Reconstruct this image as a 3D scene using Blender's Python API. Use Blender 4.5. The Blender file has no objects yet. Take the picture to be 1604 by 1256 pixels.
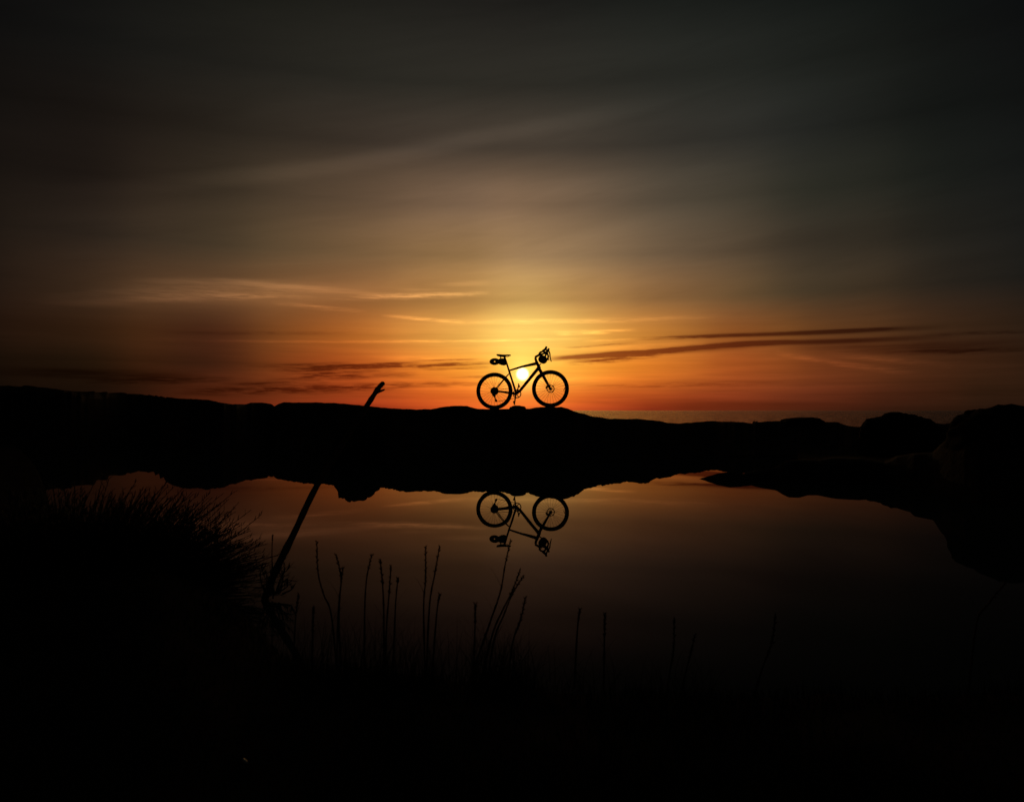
import bpy, math, random
import numpy as np
from mathutils import Vector, Matrix, noise

random.seed(7)
sc = bpy.context.scene
COL = sc.collection

# ------------------------------------------------------------------ camera
HC = 0.735                      # eye height over the pool, metres
F = 1160.0                      # focal length of the photograph in its own pixels (1604 wide)
CX, HOR = 802.0, 643.0          # principal column, horizon row of the photograph
cam_data = bpy.data.cameras.new('camera')
cam_data.sensor_width = 36.0
cam_data.lens = 36.0 * F / 1604.0
cam_data.clip_start = 0.05
cam_data.dof.use_dof = True
cam_data.dof.focus_distance = 13.7
cam_data.dof.aperture_fstop = 7.0
cam_data.clip_end = 60000.0
cam = bpy.data.objects.new('camera', cam_data)
COL.objects.link(cam)
cam.location = (0, 0, HC)
cam.rotation_euler = (math.radians(90) + math.atan((HOR - 628.0) / F), 0, 0)
sc.camera = cam


def ang(px, py):
    """bearing and elevation (degrees) of the direction seen at a photograph pixel"""
    a = math.atan((px - CX) / F)
    return math.degrees(a), math.degrees(math.atan((HOR - py) / F * math.cos(a)))


SUN_A, SUN_E = ang(818.5, 586)

# ------------------------------------------------------------------ colour management
vs = sc.view_settings
vs.view_transform = 'Standard'
vs.look = 'None'
vs.exposure = 0.0
vs.gamma = 1.0
vs.use_curve_mapping = False
sc.cycles.use_denoising = True
sc.cycles.max_bounces = 6
sc.cycles.sample_clamp_indirect = 4.0


def lin(c):
    c = c / 255.0
    return c / 12.92 if c <= 0.04045 else ((c + 0.055) / 1.055) ** 2.4


# ------------------------------------------------------------------ sky
world = bpy.data.worlds.new('World')
sc.world = world
world.use_nodes = True
wt = world.node_tree
wt.nodes.clear()


class NT:
    """small helper that writes node arithmetic"""

    def __init__(self, tree):
        self.t = tree

    def put(self, sock, v):
        if v is None:
            return
        if isinstance(v, (int, float)):
            sock.default_value = v
        elif isinstance(v, tuple):
            sock.default_value = v
        else:
            self.t.links.new(v, sock)

    def m(self, op, a, b=None, c=None, clamp=False):
        n = self.t.nodes.new('ShaderNodeMath')
        n.operation = op
        n.use_clamp = clamp
        for i, v in enumerate((a, b, c)):
            self.put(n.inputs[i], v)
        return n.outputs[0]

    def v(self, op, a, b=None, scale=None):
        n = self.t.nodes.new('ShaderNodeVectorMath')
        n.operation = op
        self.put(n.inputs[0], a)
        if b is not None:
            self.put(n.inputs[1], b)
        if scale is not None:
            self.put(n.inputs['Scale'], scale)
        return n.outputs['Value'] if op in ('LENGTH', 'DOT_PRODUCT') else n.outputs[0]

    def ramp(self, fac, stops, interp='B_SPLINE'):
        n = self.t.nodes.new('ShaderNodeValToRGB')
        n.color_ramp.interpolation = interp
        el = n.color_ramp.elements
        while len(el) < len(stops):
            el.new(0.5)
        for e, (p, c) in zip(el, sorted(stops, key=lambda s: s[0])):
            e.position = p
            e.color = c if len(c) == 4 else (*c, 1)
        self.put(n.inputs[0], fac)
        return n.outputs[0]

    def noise(self, vec, scale, detail=3.0, rough=0.55, dist=0.0):
        n = self.t.nodes.new('ShaderNodeTexNoise')
        self.put(n.inputs['Vector'], vec)
        n.inputs['Scale'].default_value = scale
        n.inputs['Detail'].default_value = detail
        n.inputs['Roughness'].default_value = rough
        n.inputs['Distortion'].default_value = dist
        return n.outputs['Fac']

    def rng(self, v, a, b, c, d, kind='SMOOTHSTEP'):
        n = self.t.nodes.new('ShaderNodeMapRange')
        n.interpolation_type = kind
        self.put(n.inputs[0], v)
        for i, k in enumerate((a, b, c, d)):
            n.inputs[i + 1].default_value = k
        return n.outputs[0]


W = NT(wt)
tc = wt.nodes.new('ShaderNodeTexCoord')
sep = wt.nodes.new('ShaderNodeSeparateXYZ')
wt.links.new(tc.outputs['Generated'], sep.inputs[0])
DX, DY, DZ = sep.outputs
A = W.m('MULTIPLY', W.m('ARCTAN2', DX, DY), 180 / math.pi)      # bearing, degrees
E = W.m('MULTIPLY', W.m('ARCSINE', DZ), 180 / math.pi)          # elevation, degrees
DIR = tc.outputs['Generated']


def vec3(x, y, z):
    n = wt.nodes.new('ShaderNodeCombineXYZ')
    for i, v in enumerate((x, y, z)):
        W.put(n.inputs[i], v)
    return n.outputs[0]


stretch = W.v('MULTIPLY', DIR, (1.6, 1.6, 26.0))                # layers lie flat
n_low = W.noise(stretch, 1.0, 4.0, 0.6)
n_fine = W.noise(W.v('MULTIPLY', DIR, (5.0, 5.0, 110.0)), 1.0, 5.0, 0.62)
n_soft = W.noise(W.v('MULTIPLY', DIR, (3.0, 3.0, 7.0)), 1.0, 3.0, 0.55)
n_edge = W.noise(W.v('MULTIPLY', DIR, (22.0, 22.0, 90.0)), 1.0, 4.0, 0.65)

# the glow of the sunset by bearing and elevation; (elevation row in the photograph, {bearing column: sRGB})
ROWS = [
    (705, {0: (9, 5, 4), 250: (46, 16, 8), 450: (98, 31, 15), 600: (138, 42, 20), 740: (190, 74, 30), 820: (200, 84, 32), 900: (182, 70, 30), 1000: (132, 44, 21), 1060: (108, 36, 17), 1200: (84, 32, 16), 1350: (56, 25, 14), 1500: (41, 21, 12), 1604: (35, 19, 12)}),
    (641, {0: (10, 6, 4), 250: (50, 18, 9), 450: (108, 35, 16), 600: (152, 48, 22), 740: (208, 86, 33), 820: (216, 95, 35), 900: (198, 80, 33), 1000: (146, 50, 23), 1060: (120, 41, 19), 1200: (92, 36, 18), 1350: (61, 27, 15), 1500: (44, 23, 13), 1604: (38, 21, 13)}),
    (622, {0: (14, 8, 5), 250: (54, 22, 11), 450: (118, 47, 20), 620: (176, 70, 26), 740: (222, 104, 34), 820: (232, 118, 36), 930: (198, 88, 31), 1050: (155, 63, 26), 1200: (116, 48, 24), 1350: (80, 35, 19), 1500: (52, 27, 15), 1604: (42, 24, 14)}),
    (575, {0: (22, 11, 6), 200: (47, 23, 10), 400: (92, 42, 17), 600: (188, 92, 30), 740: (236, 150, 48), 820: (252, 186, 70), 950: (232, 140, 44), 1100: (180, 92, 32), 1250: (128, 62, 26), 1400: (84, 42, 20), 1604: (46, 26, 15)}),
    (530, {0: (34, 18, 10), 200: (62, 34, 16), 400: (98, 52, 23), 600: (188, 112, 44), 740: (236, 174, 80), 820: (248, 204, 100), 950: (220, 152, 64), 1100: (158, 94, 38), 1250: (112, 66, 30), 1400: (78, 47, 25), 1604: (44, 29, 19)}),
    (470, {0: (36, 24, 17), 200: (72, 49, 31), 400: (104, 69, 40), 600: (140, 93, 50), 740: (178, 130, 70), 820: (198, 154, 86), 900: (180, 135, 76), 1000: (144, 103, 60), 1200: (86, 66, 43), 1400: (54, 43, 31), 1604: (28, 26, 23)}),
    (400, {0: (32, 24, 18), 200: (56, 44, 33), 400: (86, 68, 47), 600: (124, 94, 62), 740: (148, 114, 74), 820: (157, 124, 86), 1000: (118, 95, 70), 1200: (72, 60, 46), 1400: (45, 40, 32), 1604: (26, 26, 24)}),
    (320, {0: (26, 20, 16), 200: (40, 31, 24), 400: (68, 55, 41), 600: (104, 82, 62), 740: (126, 100, 77), 820: (127, 101, 77), 1000: (94, 80, 64), 1200: (58, 54, 44), 1400: (36, 37, 31), 1604: (22, 24, 23)}),
    (230, {0: (21, 17, 14), 200: (32, 26, 21), 400: (47, 40, 32), 600: (63, 53, 44), 820: (73, 63, 53), 1000: (58, 53, 46), 1200: (44, 44, 40), 1400: (27, 29, 26), 1604: (17, 19, 18)}),
    (130, {0: (17, 16, 15), 200: (27, 26, 23), 400: (36, 34, 29), 600: (43, 41, 35), 820: (46, 44, 38), 1000: (43, 43, 38), 1200: (36, 38, 34), 1400: (25, 27, 24), 1604: (15, 16, 16)}),
    (0, {0: (13, 13, 13), 200: (19, 19, 17), 400: (26, 26, 21), 600: (31, 30, 26), 820: (31, 30, 27), 1000: (27, 29, 26), 1200: (20, 23, 21), 1400: (11, 16, 15), 1604: (8, 13, 14)}),
    (-260, {0: (11, 11, 12), 400: (16, 16, 16), 820: (19, 19, 18), 1200: (15, 16, 17), 1604: (9, 11, 12)}),
]
E_MAX, A_MAX = 50.0, 60.0
row_pos = [min(max((ang(820, y)[1] + 5.0) / (E_MAX + 5.0), 0.0), 1.0) for y, _ in ROWS]
efac = W.m('DIVIDE', W.m('ADD', E, 5.0), E_MAX + 5.0, clamp=True)
afac = W.m('DIVIDE', W.m('ADD', A, A_MAX), 2 * A_MAX, clamp=True)
base = None
for i, (y, row) in enumerate(ROWS):
    stops = []
    for px, c in row.items():
        stops.append(((ang(px, HOR)[0] + A_MAX) / (2 * A_MAX), tuple(lin(k) for k in c)))
    lo, hi = min(stops), max(stops)
    stops.append((0.08, tuple(k * 0.8 for k in lo[1])))
    stops.append((0.92, tuple(k * 0.8 for k in hi[1])))
    col = W.ramp(afac, stops, 'CARDINAL')
    wgt = W.ramp(efac, [(p, (1, 1, 1) if j == i else (0, 0, 0)) for j, p in enumerate(row_pos)], 'CARDINAL')
    term = W.v('MULTIPLY', col, wgt)
    base = term if base is None else W.v('ADD', base, term)

# the sun's aureole and its disc
dA = W.m('SUBTRACT', A, SUN_A)
dE = W.m('SUBTRACT', E, SUN_E)
R2 = W.m('ADD', W.m('MULTIPLY', dA, dA), W.m('MULTIPLY', dE, dE))
RR = W.m('SQRT', R2)


def gauss(sig, k):
    return W.m('MULTIPLY', W.m('EXPONENT', W.m('DIVIDE', R2, -sig * sig)), k)


# ------------------------------------------------------------------ cloud streaks in the sky
warp = W.m('MULTIPLY', W.m('SUBTRACT', n_soft, 0.5), 1.1)
warp2 = W.m('MULTIPLY', W.m('SUBTRACT', n_edge, 0.5), 0.34)
WARP = W.m('ADD', warp, warp2)
n_fib = W.noise(W.v('MULTIPLY', DIR, (30.0, 30.0, 420.0)), 1.0, 4.0, 0.68)
n_mid = W.noise(W.v('MULTIPLY', DIR, (14.0, 14.0, 150.0)), 1.0, 5.0, 0.7)
WARP = W.m('MULTIPLY_ADD', W.m('SUBTRACT', n_fib, 0.5), 0.45, WARP)
grain = W.m('MULTIPLY', W.rng(n_fib, 0.34, 0.60, 0.30, 1.2), W.rng(n_mid, 0.3, 0.62, 0.45, 1.2))
grain2 = W.rng(n_fine, 0.30, 0.68, 0.1, 1.35)


def streak(x0, y0, x1, y1, w_px, amp=0.35, grains=0, taper=2):
    a0, e0 = ang(x0, y0)
    a1, e1 = ang(x1, y1)
    ac, ec = (a0 + a1) / 2, (e0 + e1) / 2
    L = math.hypot(a1 - a0, e1 - e0) / 2
    th = math.atan2(e1 - e0, a1 - a0)
    w = w_px / F * 57.3
    da, de = W.m('SUBTRACT', A, ac), W.m('SUBTRACT', E, ec)
    u = W.m('ADD', W.m('MULTIPLY', da, math.cos(th) / L), W.m('MULTIPLY', de, math.sin(th) / L))
    v = W.m('ADD', W.m('MULTIPLY', da, -math.sin(th)), W.m('MULTIPLY', de, math.cos(th)))
    v = W.m('MULTIPLY_ADD', WARP, amp, v)
    v = W.m('DIVIDE', v, w)
    fall = W.m('EXPONENT', W.m('MULTIPLY', W.m('POWER', W.m('ABSOLUTE', v), 2.6), -1.0))
    ends = W.m('SUBTRACT', 1.0, W.m('POWER', W.m('ABSOLUTE', u), float(taper)), clamp=True)
    out = W.m('MULTIPLY', fall, ends)
    if grains:
        out = W.m('MULTIPLY', out, grain if grains == 1 else grain2)
    return out


BRIGHT = [   # x0 y0 x1 y1 width gain warp grain
    (60, 300, 780, 212, 12, 0.36, 0.5, 0),
    (520, 242, 1080, 146, 12, 0.30, 0.5, 0),
    (700, 300, 1250, 260, 16, 0.10, 0.9, 0),
    (120, 460, 660, 455, 16, 0.62, 0.4, 0),
    (170, 452, 520, 452, 11, 0.55, 0.8, 1),
    (190, 469, 440, 462, 4, 0.40, 0.4, 1),
    (200, 438, 440, 441, 4.5, 0.55, 0.2, 2),
    (40, 474, 330, 464, 6, 0.40, 0.5, 2),
    (60, 462, 260, 452, 4, 0.35, 0.5, 2),
    (870, 524, 960, 521, 1.6, 0.6, 0.3, 1),
    (910, 534, 1010, 530, 1.6, 0.45, 0.3, 1),
    (330, 438, 620, 462, 4.0, 0.60, 0.2, 2),
    (220, 457, 500, 464, 3, 0.45, 0.5, 1),
    (540, 464, 770, 458, 3.5, 0.9, 0.4, 1),
    (500, 466, 730, 464, 3.5, 0.45, 0.4, 1),
    (620, 455, 770, 441, 5, 0.28, 0.5, 2),
    (420, 473, 575, 488, 3.0, 0.55, 0.2, 1),
    (595, 494, 730, 505, 2.6, 0.60, 0.1, 1),
    (680, 505, 1160, 494, 3.5, 0.30, 0.25, 1),
    (180, 530, 960, 529, 2.0, 0.40, 0.05, 1),
    (860, 521, 1000, 516, 2.2, 0.6, 0.3, 1),
    (560, 560, 790, 566, 4, 0.25, 0.4, 1),
    (900, 548, 1110, 535, 3, 0.25, 0.3, 1),
    (1210, 553, 1440, 586, 4.0, 0.55, 0.3, 1),
    (1290, 553, 1500, 573, 4.0, 0.50, 0.3, 1),
    (700, 597, 1000, 592, 3.5, 0.22, 0.3, 1),
    (520, 825, 900, 820, 2, 0.0, 0.2, 1),
]
DARK = [
    (850, 562, 1240, 535, 4.6, 0.85, 0.30, 0),
    (880, 570, 1040, 556, 4.0, 0.8, 0.5, 1),
    (850, 564, 985, 553, 3.4, 0.85, 0.3, 0),
    (1380, 552, 1680, 546, 4.0, 0.45, 0.4, 1),
    (1440, 524, 1640, 519, 2.6, 0.45, 0.3, 1),
    (380, 572, 560, 567, 2.4, 0.5, 0.3, 1),
    (330, 601, 520, 597, 2.6, 0.6, 0.3, 1),
    (690, 592, 800, 589, 2.0, 0.35, 0.3, 1),
    (930, 556, 1130, 541, 3.5, 0.7, 0.6, 1),
    (1010, 549, 1260, 532, 3.5, 0.7, 0.5, 1),
    (1230, 520, 1420, 513, 2.2, 0.6, 0.2, 1),
    (440, 585, 620, 580, 2.2, 0.7, 0.4, 1),
    (470, 574, 660, 568, 2.0, 0.7, 0.3, 1),
    (640, 566, 770, 562, 1.8, 0.6, 0.3, 1),
    (660, 580, 780, 575, 2.2, 0.5, 0.3, 1),
    (880, 545, 1000, 536, 1.8, 0.45, 0.3, 1),
    (1040, 528, 1490, 511, 3.2, 0.95, 0.12, 0),
    (980, 531, 1180, 524, 2.6, 0.5, 0.2, 1),
    (1100, 540, 1520, 525, 4.0, 0.85, 0.18, 0),
    (1200, 547, 1680, 537, 9.0, 0.55, 0.4, 2),
    (420, 580, 670, 570, 4.2, 0.95, 0.15, 1),
    (600, 577, 790, 566, 3.4, 0.75, 0.15, 1),
    (410, 593, 660, 586, 4.6, 0.98, 0.15, 1),
    (260, 613, 660, 604, 7.0, 0.95, 0.25, 1),
    (560, 604, 800, 599, 5.0, 0.45, 0.3, 1),
    (-80, 580, 330, 590, 8.0, 0.8, 0.3, 2),
    (120, 598, 370, 593, 4.5, 0.9, 0.2, 1),
    (860, 606, 1240, 600, 5.0, 0.35, 0.3, 1),
    (880, 632, 1450, 634, 6.0, 0.35, 0.05, 0),
    (250, 520, 560, 521, 3.0, 0.25, 0.05, 1),
]
bsum = None
for (x0, y0, x1, y1, w, k, am, g) in BRIGHT:
    if k == 0:
        continue
    t = W.m('MULTIPLY', streak(x0, y0, x1, y1, w, am, g), k)
    bsum = t if bsum is None else W.m('ADD', bsum, t)
ksum = None
for (x0, y0, x1, y1, w, k, am, g) in DARK:
    t = W.m('MULTIPLY', streak(x0, y0, x1, y1, w, am, g), k)
    ksum = t if ksum is None else W.m('ADD', ksum, t)
ksum = W.m('MINIMUM', ksum, 0.85)
low = W.rng(E, 9.0, 1.0, 0.0, 1.0)                                     # thin layers thicken towards the horizon
layer = W.m('MULTIPLY', W.m('SUBTRACT', n_fine, 0.5), W.m('MULTIPLY_ADD', low, 0.75, 0.10))
high = W.m('MULTIPLY', W.rng(E, 4.0, 22.0, 1.0, 0.82), W.rng(W.m('ABSOLUTE', W.m('SUBTRACT', A, SUN_A)), 8.0, 34.0, 1.0, 0.82))
broad = W.m('MULTIPLY', W.m('SUBTRACT', n_low, 0.5), W.rng(E, 6.0, 18.0, 0.30, 0.10))
gain = W.m('ADD', W.m('ADD', W.m('ADD', 1.0, bsum), layer), broad)
ca_, sa_ = math.cos(math.radians(9)), math.sin(math.radians(9))
du = W.m('ADD', W.m('MULTIPLY', A, ca_), W.m('MULTIPLY', E, sa_))
dv = W.m('ADD', W.m('MULTIPLY', A, -sa_), W.m('MULTIPLY', E, ca_))
wisp = W.noise(vec3(W.m('MULTIPLY', du, 0.055), W.m('MULTIPLY', dv, 0.42), 3.3), 1.0, 7.0, 0.62, 0.6)
wisp_on = W.m('MULTIPLY', W.rng(E, 3.0, 9.0, 0.0, 1.0), W.m('MULTIPLY', W.rng(E, 60.0, 40.0, 0.0, 1.0), W.rng(W.m('ABSOLUTE', A), 130.0, 90.0, 0.0, 1.0)))
gain = W.m('ADD', gain, W.m('MULTIPLY', W.m('MULTIPLY', W.m('SUBTRACT', wisp, 0.5), 0.42), wisp_on))
skyc = W.v('SCALE', base, scale=W.m('MULTIPLY', gain, high))
dark = vec3(W.m('MULTIPLY_ADD', ksum, -0.80, 1.0), W.m('MULTIPLY_ADD', ksum, -0.96, 1.0), W.m('MULTIPLY_ADD', ksum, -0.93, 1.0))
glow = W.v('SCALE', (1.0, 0.62, 0.16), scale=gauss(3.0, 0.06))
glow = W.v('ADD', glow, W.v('SCALE', (1.0, 0.72, 0.20), scale=gauss(1.15, 0.46)))
skyc = W.v('MULTIPLY', W.v('ADD', skyc, glow), dark)
disc = W.rng(RR, 0.58, 0.26, 0.0, 1.0)
skyc = W.v('ADD', skyc, W.v('SCALE', (1.9, 1.75, 1.35), scale=disc))

nish = wt.nodes.new('ShaderNodeTexSky')
nish.sky_type = 'NISHITA'
nish.sun_disc = False
nish.sun_elevation = math.radians(SUN_E)
nish.sun_rotation = math.radians(SUN_A)
nish.air_density = 1.0
nish.dust_density = 2.0
bg_air = wt.nodes.new('ShaderNodeBackground')
wt.links.new(nish.outputs[0], bg_air.inputs[0])
bg_air.inputs[1].default_value = 0.0006
bg_glow = wt.nodes.new('ShaderNodeBackground')
wt.links.new(skyc, bg_glow.inputs[0])
bg_glow.inputs[1].default_value = 1.0
add = wt.nodes.new('ShaderNodeAddShader')
wt.links.new(bg_air.outputs[0], add.inputs[0])
wt.links.new(bg_glow.outputs[0], add.inputs[1])
wout = wt.nodes.new('ShaderNodeOutputWorld')
wt.links.new(add.outputs[0], wout.inputs[0])
world.cycles.sampling_method = 'MANUAL'
world.cycles.sample_map_resolution = 1024

# ------------------------------------------------------------------ sun lamp, low over the sea ahead
sun = bpy.data.lights.new('sun', 'SUN')
sun.energy = 0.12
sun.angle = math.radians(0.5)
sun.color = (1.0, 0.58, 0.26)
sun_o = bpy.data.objects.new('sun', sun)
COL.objects.link(sun_o)
sdir = Vector((math.sin(math.radians(SUN_A)) * math.cos(math.radians(SUN_E)),
               math.cos(math.radians(SUN_A)) * math.cos(math.radians(SUN_E)), math.sin(math.radians(SUN_E))))
sun_o.rotation_euler = sdir.to_track_quat('Z', 'Y').to_euler()
sun_o.location = sdir * 50

# ------------------------------------------------------------------ materials


def mat(name, color, rough=0.8, spec=0.3, metal=0.0, var=0.35, scale=20.0, bump=0.0, coat=0.0, dist=0.01):
    m = bpy.data.materials.new(name)
    m.use_nodes = True
    t = m.node_tree
    N = NT(t)
    b = t.nodes['Principled BSDF']
    tcn = t.nodes.new('ShaderNodeTexCoord')
    nz = N.noise(tcn.outputs['Object'], scale, 6.0, 0.6)
    lo = tuple(c * (1 - var) for c in color)
    hi = tuple(min(1, c * (1 + var)) for c in color)
    t.links.new(N.ramp(nz, [(0.3, lo), (0.7, hi)], 'LINEAR'), b.inputs['Base Color'])
    b.inputs['Roughness'].default_value = rough
    b.inputs['Specular IOR Level'].default_value = spec
    b.inputs['Metallic'].default_value = metal
    b.inputs['Coat Weight'].default_value = coat
    b.inputs['Coat Roughness'].default_value = 0.15
    if bump:
        bn = t.nodes.new('ShaderNodeBump')
        bn.inputs['Strength'].default_value = bump
        bn.inputs['Distance'].default_value = dist
        t.links.new(N.noise(tcn.outputs['Object'], scale * 2.5, 8.0, 0.65), bn.inputs['Height'])
        t.links.new(bn.outputs[0], b.inputs['Normal'])
    return m


M = {
    'soil': mat('dark_soil', (0.04, 0.032, 0.024), 0.95, 0.04, scale=3.0, bump=0.8, dist=0.03),
    'rock': mat('dark_rock', (0.028, 0.024, 0.02), 0.95, 0.02, scale=6.0, bump=0.8, dist=0.02),
    'leaf': mat('shrub_leaf', (0.05, 0.06, 0.03), 0.8, 0.12, scale=30.0),
    'grass': mat('dry_grass', (0.06, 0.06, 0.03), 0.85, 0.1, scale=30.0),
    'stem': mat('dry_stem', (0.07, 0.05, 0.03), 0.85, 0.1, scale=60.0),
    'wood': mat('weathered_wood', (0.09, 0.07, 0.05), 0.9, 0.1, scale=40.0, bump=0.5, dist=0.004),
    'paint': mat('frame_paint', (0.28, 0.05, 0.02), 0.3, 0.5, var=0.06, coat=0.6),
    'rubber': mat('tyre_rubber', (0.018, 0.017, 0.016), 0.85, 0.2, scale=80.0),
    'alloy': mat('black_alloy', (0.03, 0.03, 0.032), 0.4, 0.5, metal=0.6, var=0.1),
    'steel': mat('bare_steel', (0.35, 0.34, 0.33), 0.35, 0.5, metal=1.0, var=0.1),
    'leather': mat('saddle_cover', (0.02, 0.018, 0.017), 0.6, 0.3, scale=60.0),
    'cloth': mat('bag_cloth', (0.025, 0.024, 0.023), 0.9, 0.15, scale=120.0, bump=0.3, dist=0.002),
    'tape': mat('bar_tape', (0.022, 0.02, 0.02), 0.8, 0.2, scale=120.0, bump=0.3, dist=0.002),
    'pebble': mat('wet_pebble', (0.3, 0.27, 0.22), 0.06, 0.9, scale=60.0),
}


def water_mat(name, deep, rough, bumps, ior=1.333, tint=(1, 1, 1)):
    m = bpy.data.materials.new(name)
    m.use_nodes = True
    t = m.node_tree
    N = NT(t)
    b = t.nodes['Principled BSDF']
    b.inputs['Base Color'].default_value = (*deep, 1)
    b.inputs['Roughness'].default_value = rough
    b.inputs['IOR'].default_value = ior
    b.inputs['Specular Tint'].default_value = (*tint, 1)
    b.inputs['Specular IOR Level'].default_value = 0.5
    g = t.nodes.new('ShaderNodeNewGeometry')
    prev = None
    for (sx, sy, det, strength, dist) in bumps:
        v = N.v('MULTIPLY', g.outputs['Position'], (sx, sy, 1.0))
        bn = t.nodes.new('ShaderNodeBump')
        bn.inputs['Strength'].default_value = strength
        bn.inputs['Distance'].default_value = dist
        t.links.new(N.noise(v, 1.0, det, 0.6), bn.inputs['Height'])
        if prev is not None:
            t.links.new(prev, bn.inputs['Normal'])
        prev = bn.outputs[0]
    if prev is not None:
        t.links.new(prev, b.inputs['Normal'])
    return m




def still_water(name, deep, tint, ior):
    """standing water: a tinted mirror by its Fresnel term over a dark body"""
    m = bpy.data.materials.new(name)
    m.use_nodes = True
    t = m.node_tree
    t.nodes.clear()
    N = NT(t)
    g = t.nodes.new('ShaderNodeNewGeometry')
    bn = t.nodes.new('ShaderNodeBump')
    bn.inputs['Strength'].default_value = 1.0
    bn.inputs['Distance'].default_value = 0.0012
    t.links.new(N.noise(N.v('MULTIPLY', g.outputs['Position'], (0.9, 0.5, 1.0)), 1.0, 2.0, 0.6), bn.inputs['Height'])
    fr = t.nodes.new('ShaderNodeFresnel')
    fr.inputs['IOR'].default_value = ior
    df = t.nodes.new('ShaderNodeBsdfDiffuse')
    df.inputs['Color'].default_value = (*deep, 1)
    gl = t.nodes.new('ShaderNodeBsdfGlossy')
    gl.inputs['Color'].default_value = (*tint, 1)
    gl.inputs['Roughness'].default_value = 0.0
    for n in (fr, gl):
        t.links.new(bn.outputs[0], n.inputs['Normal'])
    mx = t.nodes.new('ShaderNodeMixShader')
    t.links.new(fr.outputs[0], mx.inputs[0])
    t.links.new(df.outputs[0], mx.inputs[1])
    t.links.new(gl.outputs[0], mx.inputs[2])
    o = t.nodes.new('ShaderNodeOutputMaterial')
    t.links.new(mx.outputs[0], o.inputs[0])
    return m


M['pool'] = still_water('pool_water', (0.035, 0.055, 0.045), (1.0, 0.79, 0.88), 1.056)  # warmth and dimming of the reflection put into tint and low ior
M['sea'] = water_mat('sea_water', (0.010, 0.011, 0.012), 0.18, [(0.10, 0.5, 3.0, 1.0, 1.3), (0.6, 1.6, 3.0, 1.0, 0.5)])

# ------------------------------------------------------------------ building helpers


class MB:
    def __init__(self):
        self.v, self.f = [], []

    def add(self, vs_, fs_):
        o = len(self.v)
        self.v += [tuple(p) for p in vs_]
        self.f += [tuple(i + o for i in f) for f in fs_]

    def box(self, c, s, rot=None):
        c = Vector(c)
        pts = []
        for dx in (-1, 1):
            for dy in (-1, 1):
                for dz in (-1, 1):
                    p = Vector((dx * s[0] / 2, dy * s[1] / 2, dz * s[2] / 2))
                    pts.append(c + (rot @ p if rot else p))
        self.add(pts, [(0, 1, 3, 2), (4, 6, 7, 5), (0, 4, 5, 1), (2, 3, 7, 6), (0, 2, 6, 4), (1, 5, 7, 3)])

    def tube(self, pts, rad, seg=8, cap=True, squash=1.0):
        pts = [Vector(p) for p in pts]
        if isinstance(rad, (int, float)):
            rad = [rad] * len(pts)
        vs_, fs_ = [], []
        up = Vector((0, 0, 1))
        nprev = None
        for i, p in enumerate(pts):
            d = (pts[min(i + 1, len(pts) - 1)] - pts[max(i - 1, 0)]).normalized()
            if nprev is None:
                n = d.orthogonal().normalized() if abs(d.dot(up)) > 0.98 else d.cross(up).normalized()
            else:
                n = (nprev - d * nprev.dot(d)).normalized()
            nprev = n
            b = d.cross(n)
            for k in range(seg):
                t = 2 * math.pi * k / seg
                vs_.append(p + n * (rad[i] * squash * math.cos(t)) + b * (rad[i] * math.sin(t)))
        for i in range(len(pts) - 1):
            for k in range(seg):
                a, b2 = i * seg + k, i * seg + (k + 1) % seg
                fs_.append((a, b2, b2 + seg, a + seg))
        if cap:
            fs_.append(tuple(range(seg))[::-1])
            fs_.append(tuple((len(pts) - 1) * seg + k for k in range(seg)))
        self.add(vs_, fs_)

    def ring(self, c, R, prof, seg=48, axis='Y', sx=1.0, sz=1.0):
        """closed profile [(radial offset, lateral)] swept round the axle"""
        c = Vector(c)
        n = len(prof)
        vs_, fs_ = [], []
        for i in range(seg):
            t = 2 * math.pi * i / seg
            for (dr, dy) in prof:
                vs_.append(c + Vector(((R + dr) * math.cos(t) * sx, dy, (R + dr) * math.sin(t) * sz)))
        for i in range(seg):
            j = (i + 1) % seg
            for k in range(n):
                l = (k + 1) % n
                fs_.append((i * n + k, j * n + k, j * n + l, i * n + l))
        self.add(vs_, fs_)

    def disc(self, c, R, th, seg=24):
        c = Vector(c)
        vs_ = []
        for s in (-1, 1):
            for k in range(seg):
                t = 2 * math.pi * k / seg
                vs_.append(c + Vector((R * math.cos(t), s * th / 2, R * math.sin(t))))
        fs_ = [tuple(range(seg)), tuple(range(2 * seg - 1, seg - 1, -1))]
        for k in range(seg):
            l = (k + 1) % seg
            fs_.append((k, k + seg, l + seg, l))
        self.add(vs_, fs_)

    def build(self, name, m, parent=None, smooth=True):
        me = bpy.data.meshes.new(name)
        me.from_pydata(self.v, [], self.f)
        me.validate()
        me.materials.append(m)
        if smooth:
            me.polygons.foreach_set('use_smooth', [True] * len(me.polygons))
        o = bpy.data.objects.new(name, me)
        COL.objects.link(o)
        if parent is not None:
            o.parent = parent
        return o


def tag(o, label=None, cat=None, group=None, kind=None):
    if label:
        o['label'] = label
    if cat:
        o['category'] = cat
    if group:
        o['group'] = group
    if kind:
        o['kind'] = kind
    return o


def empty(name, loc, rz=0.0):
    o = bpy.data.objects.new(name, None)
    o.empty_display_size = 0.05
    COL.objects.link(o)
    o.location = loc
    o.rotation_euler = (0, 0, rz)
    return o


def at(px, py, depth):
    """world point seen at a photograph pixel at a given distance ahead"""
    return Vector(((px - CX) / F * depth, depth, HC - (py - HOR) / F * depth))


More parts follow.
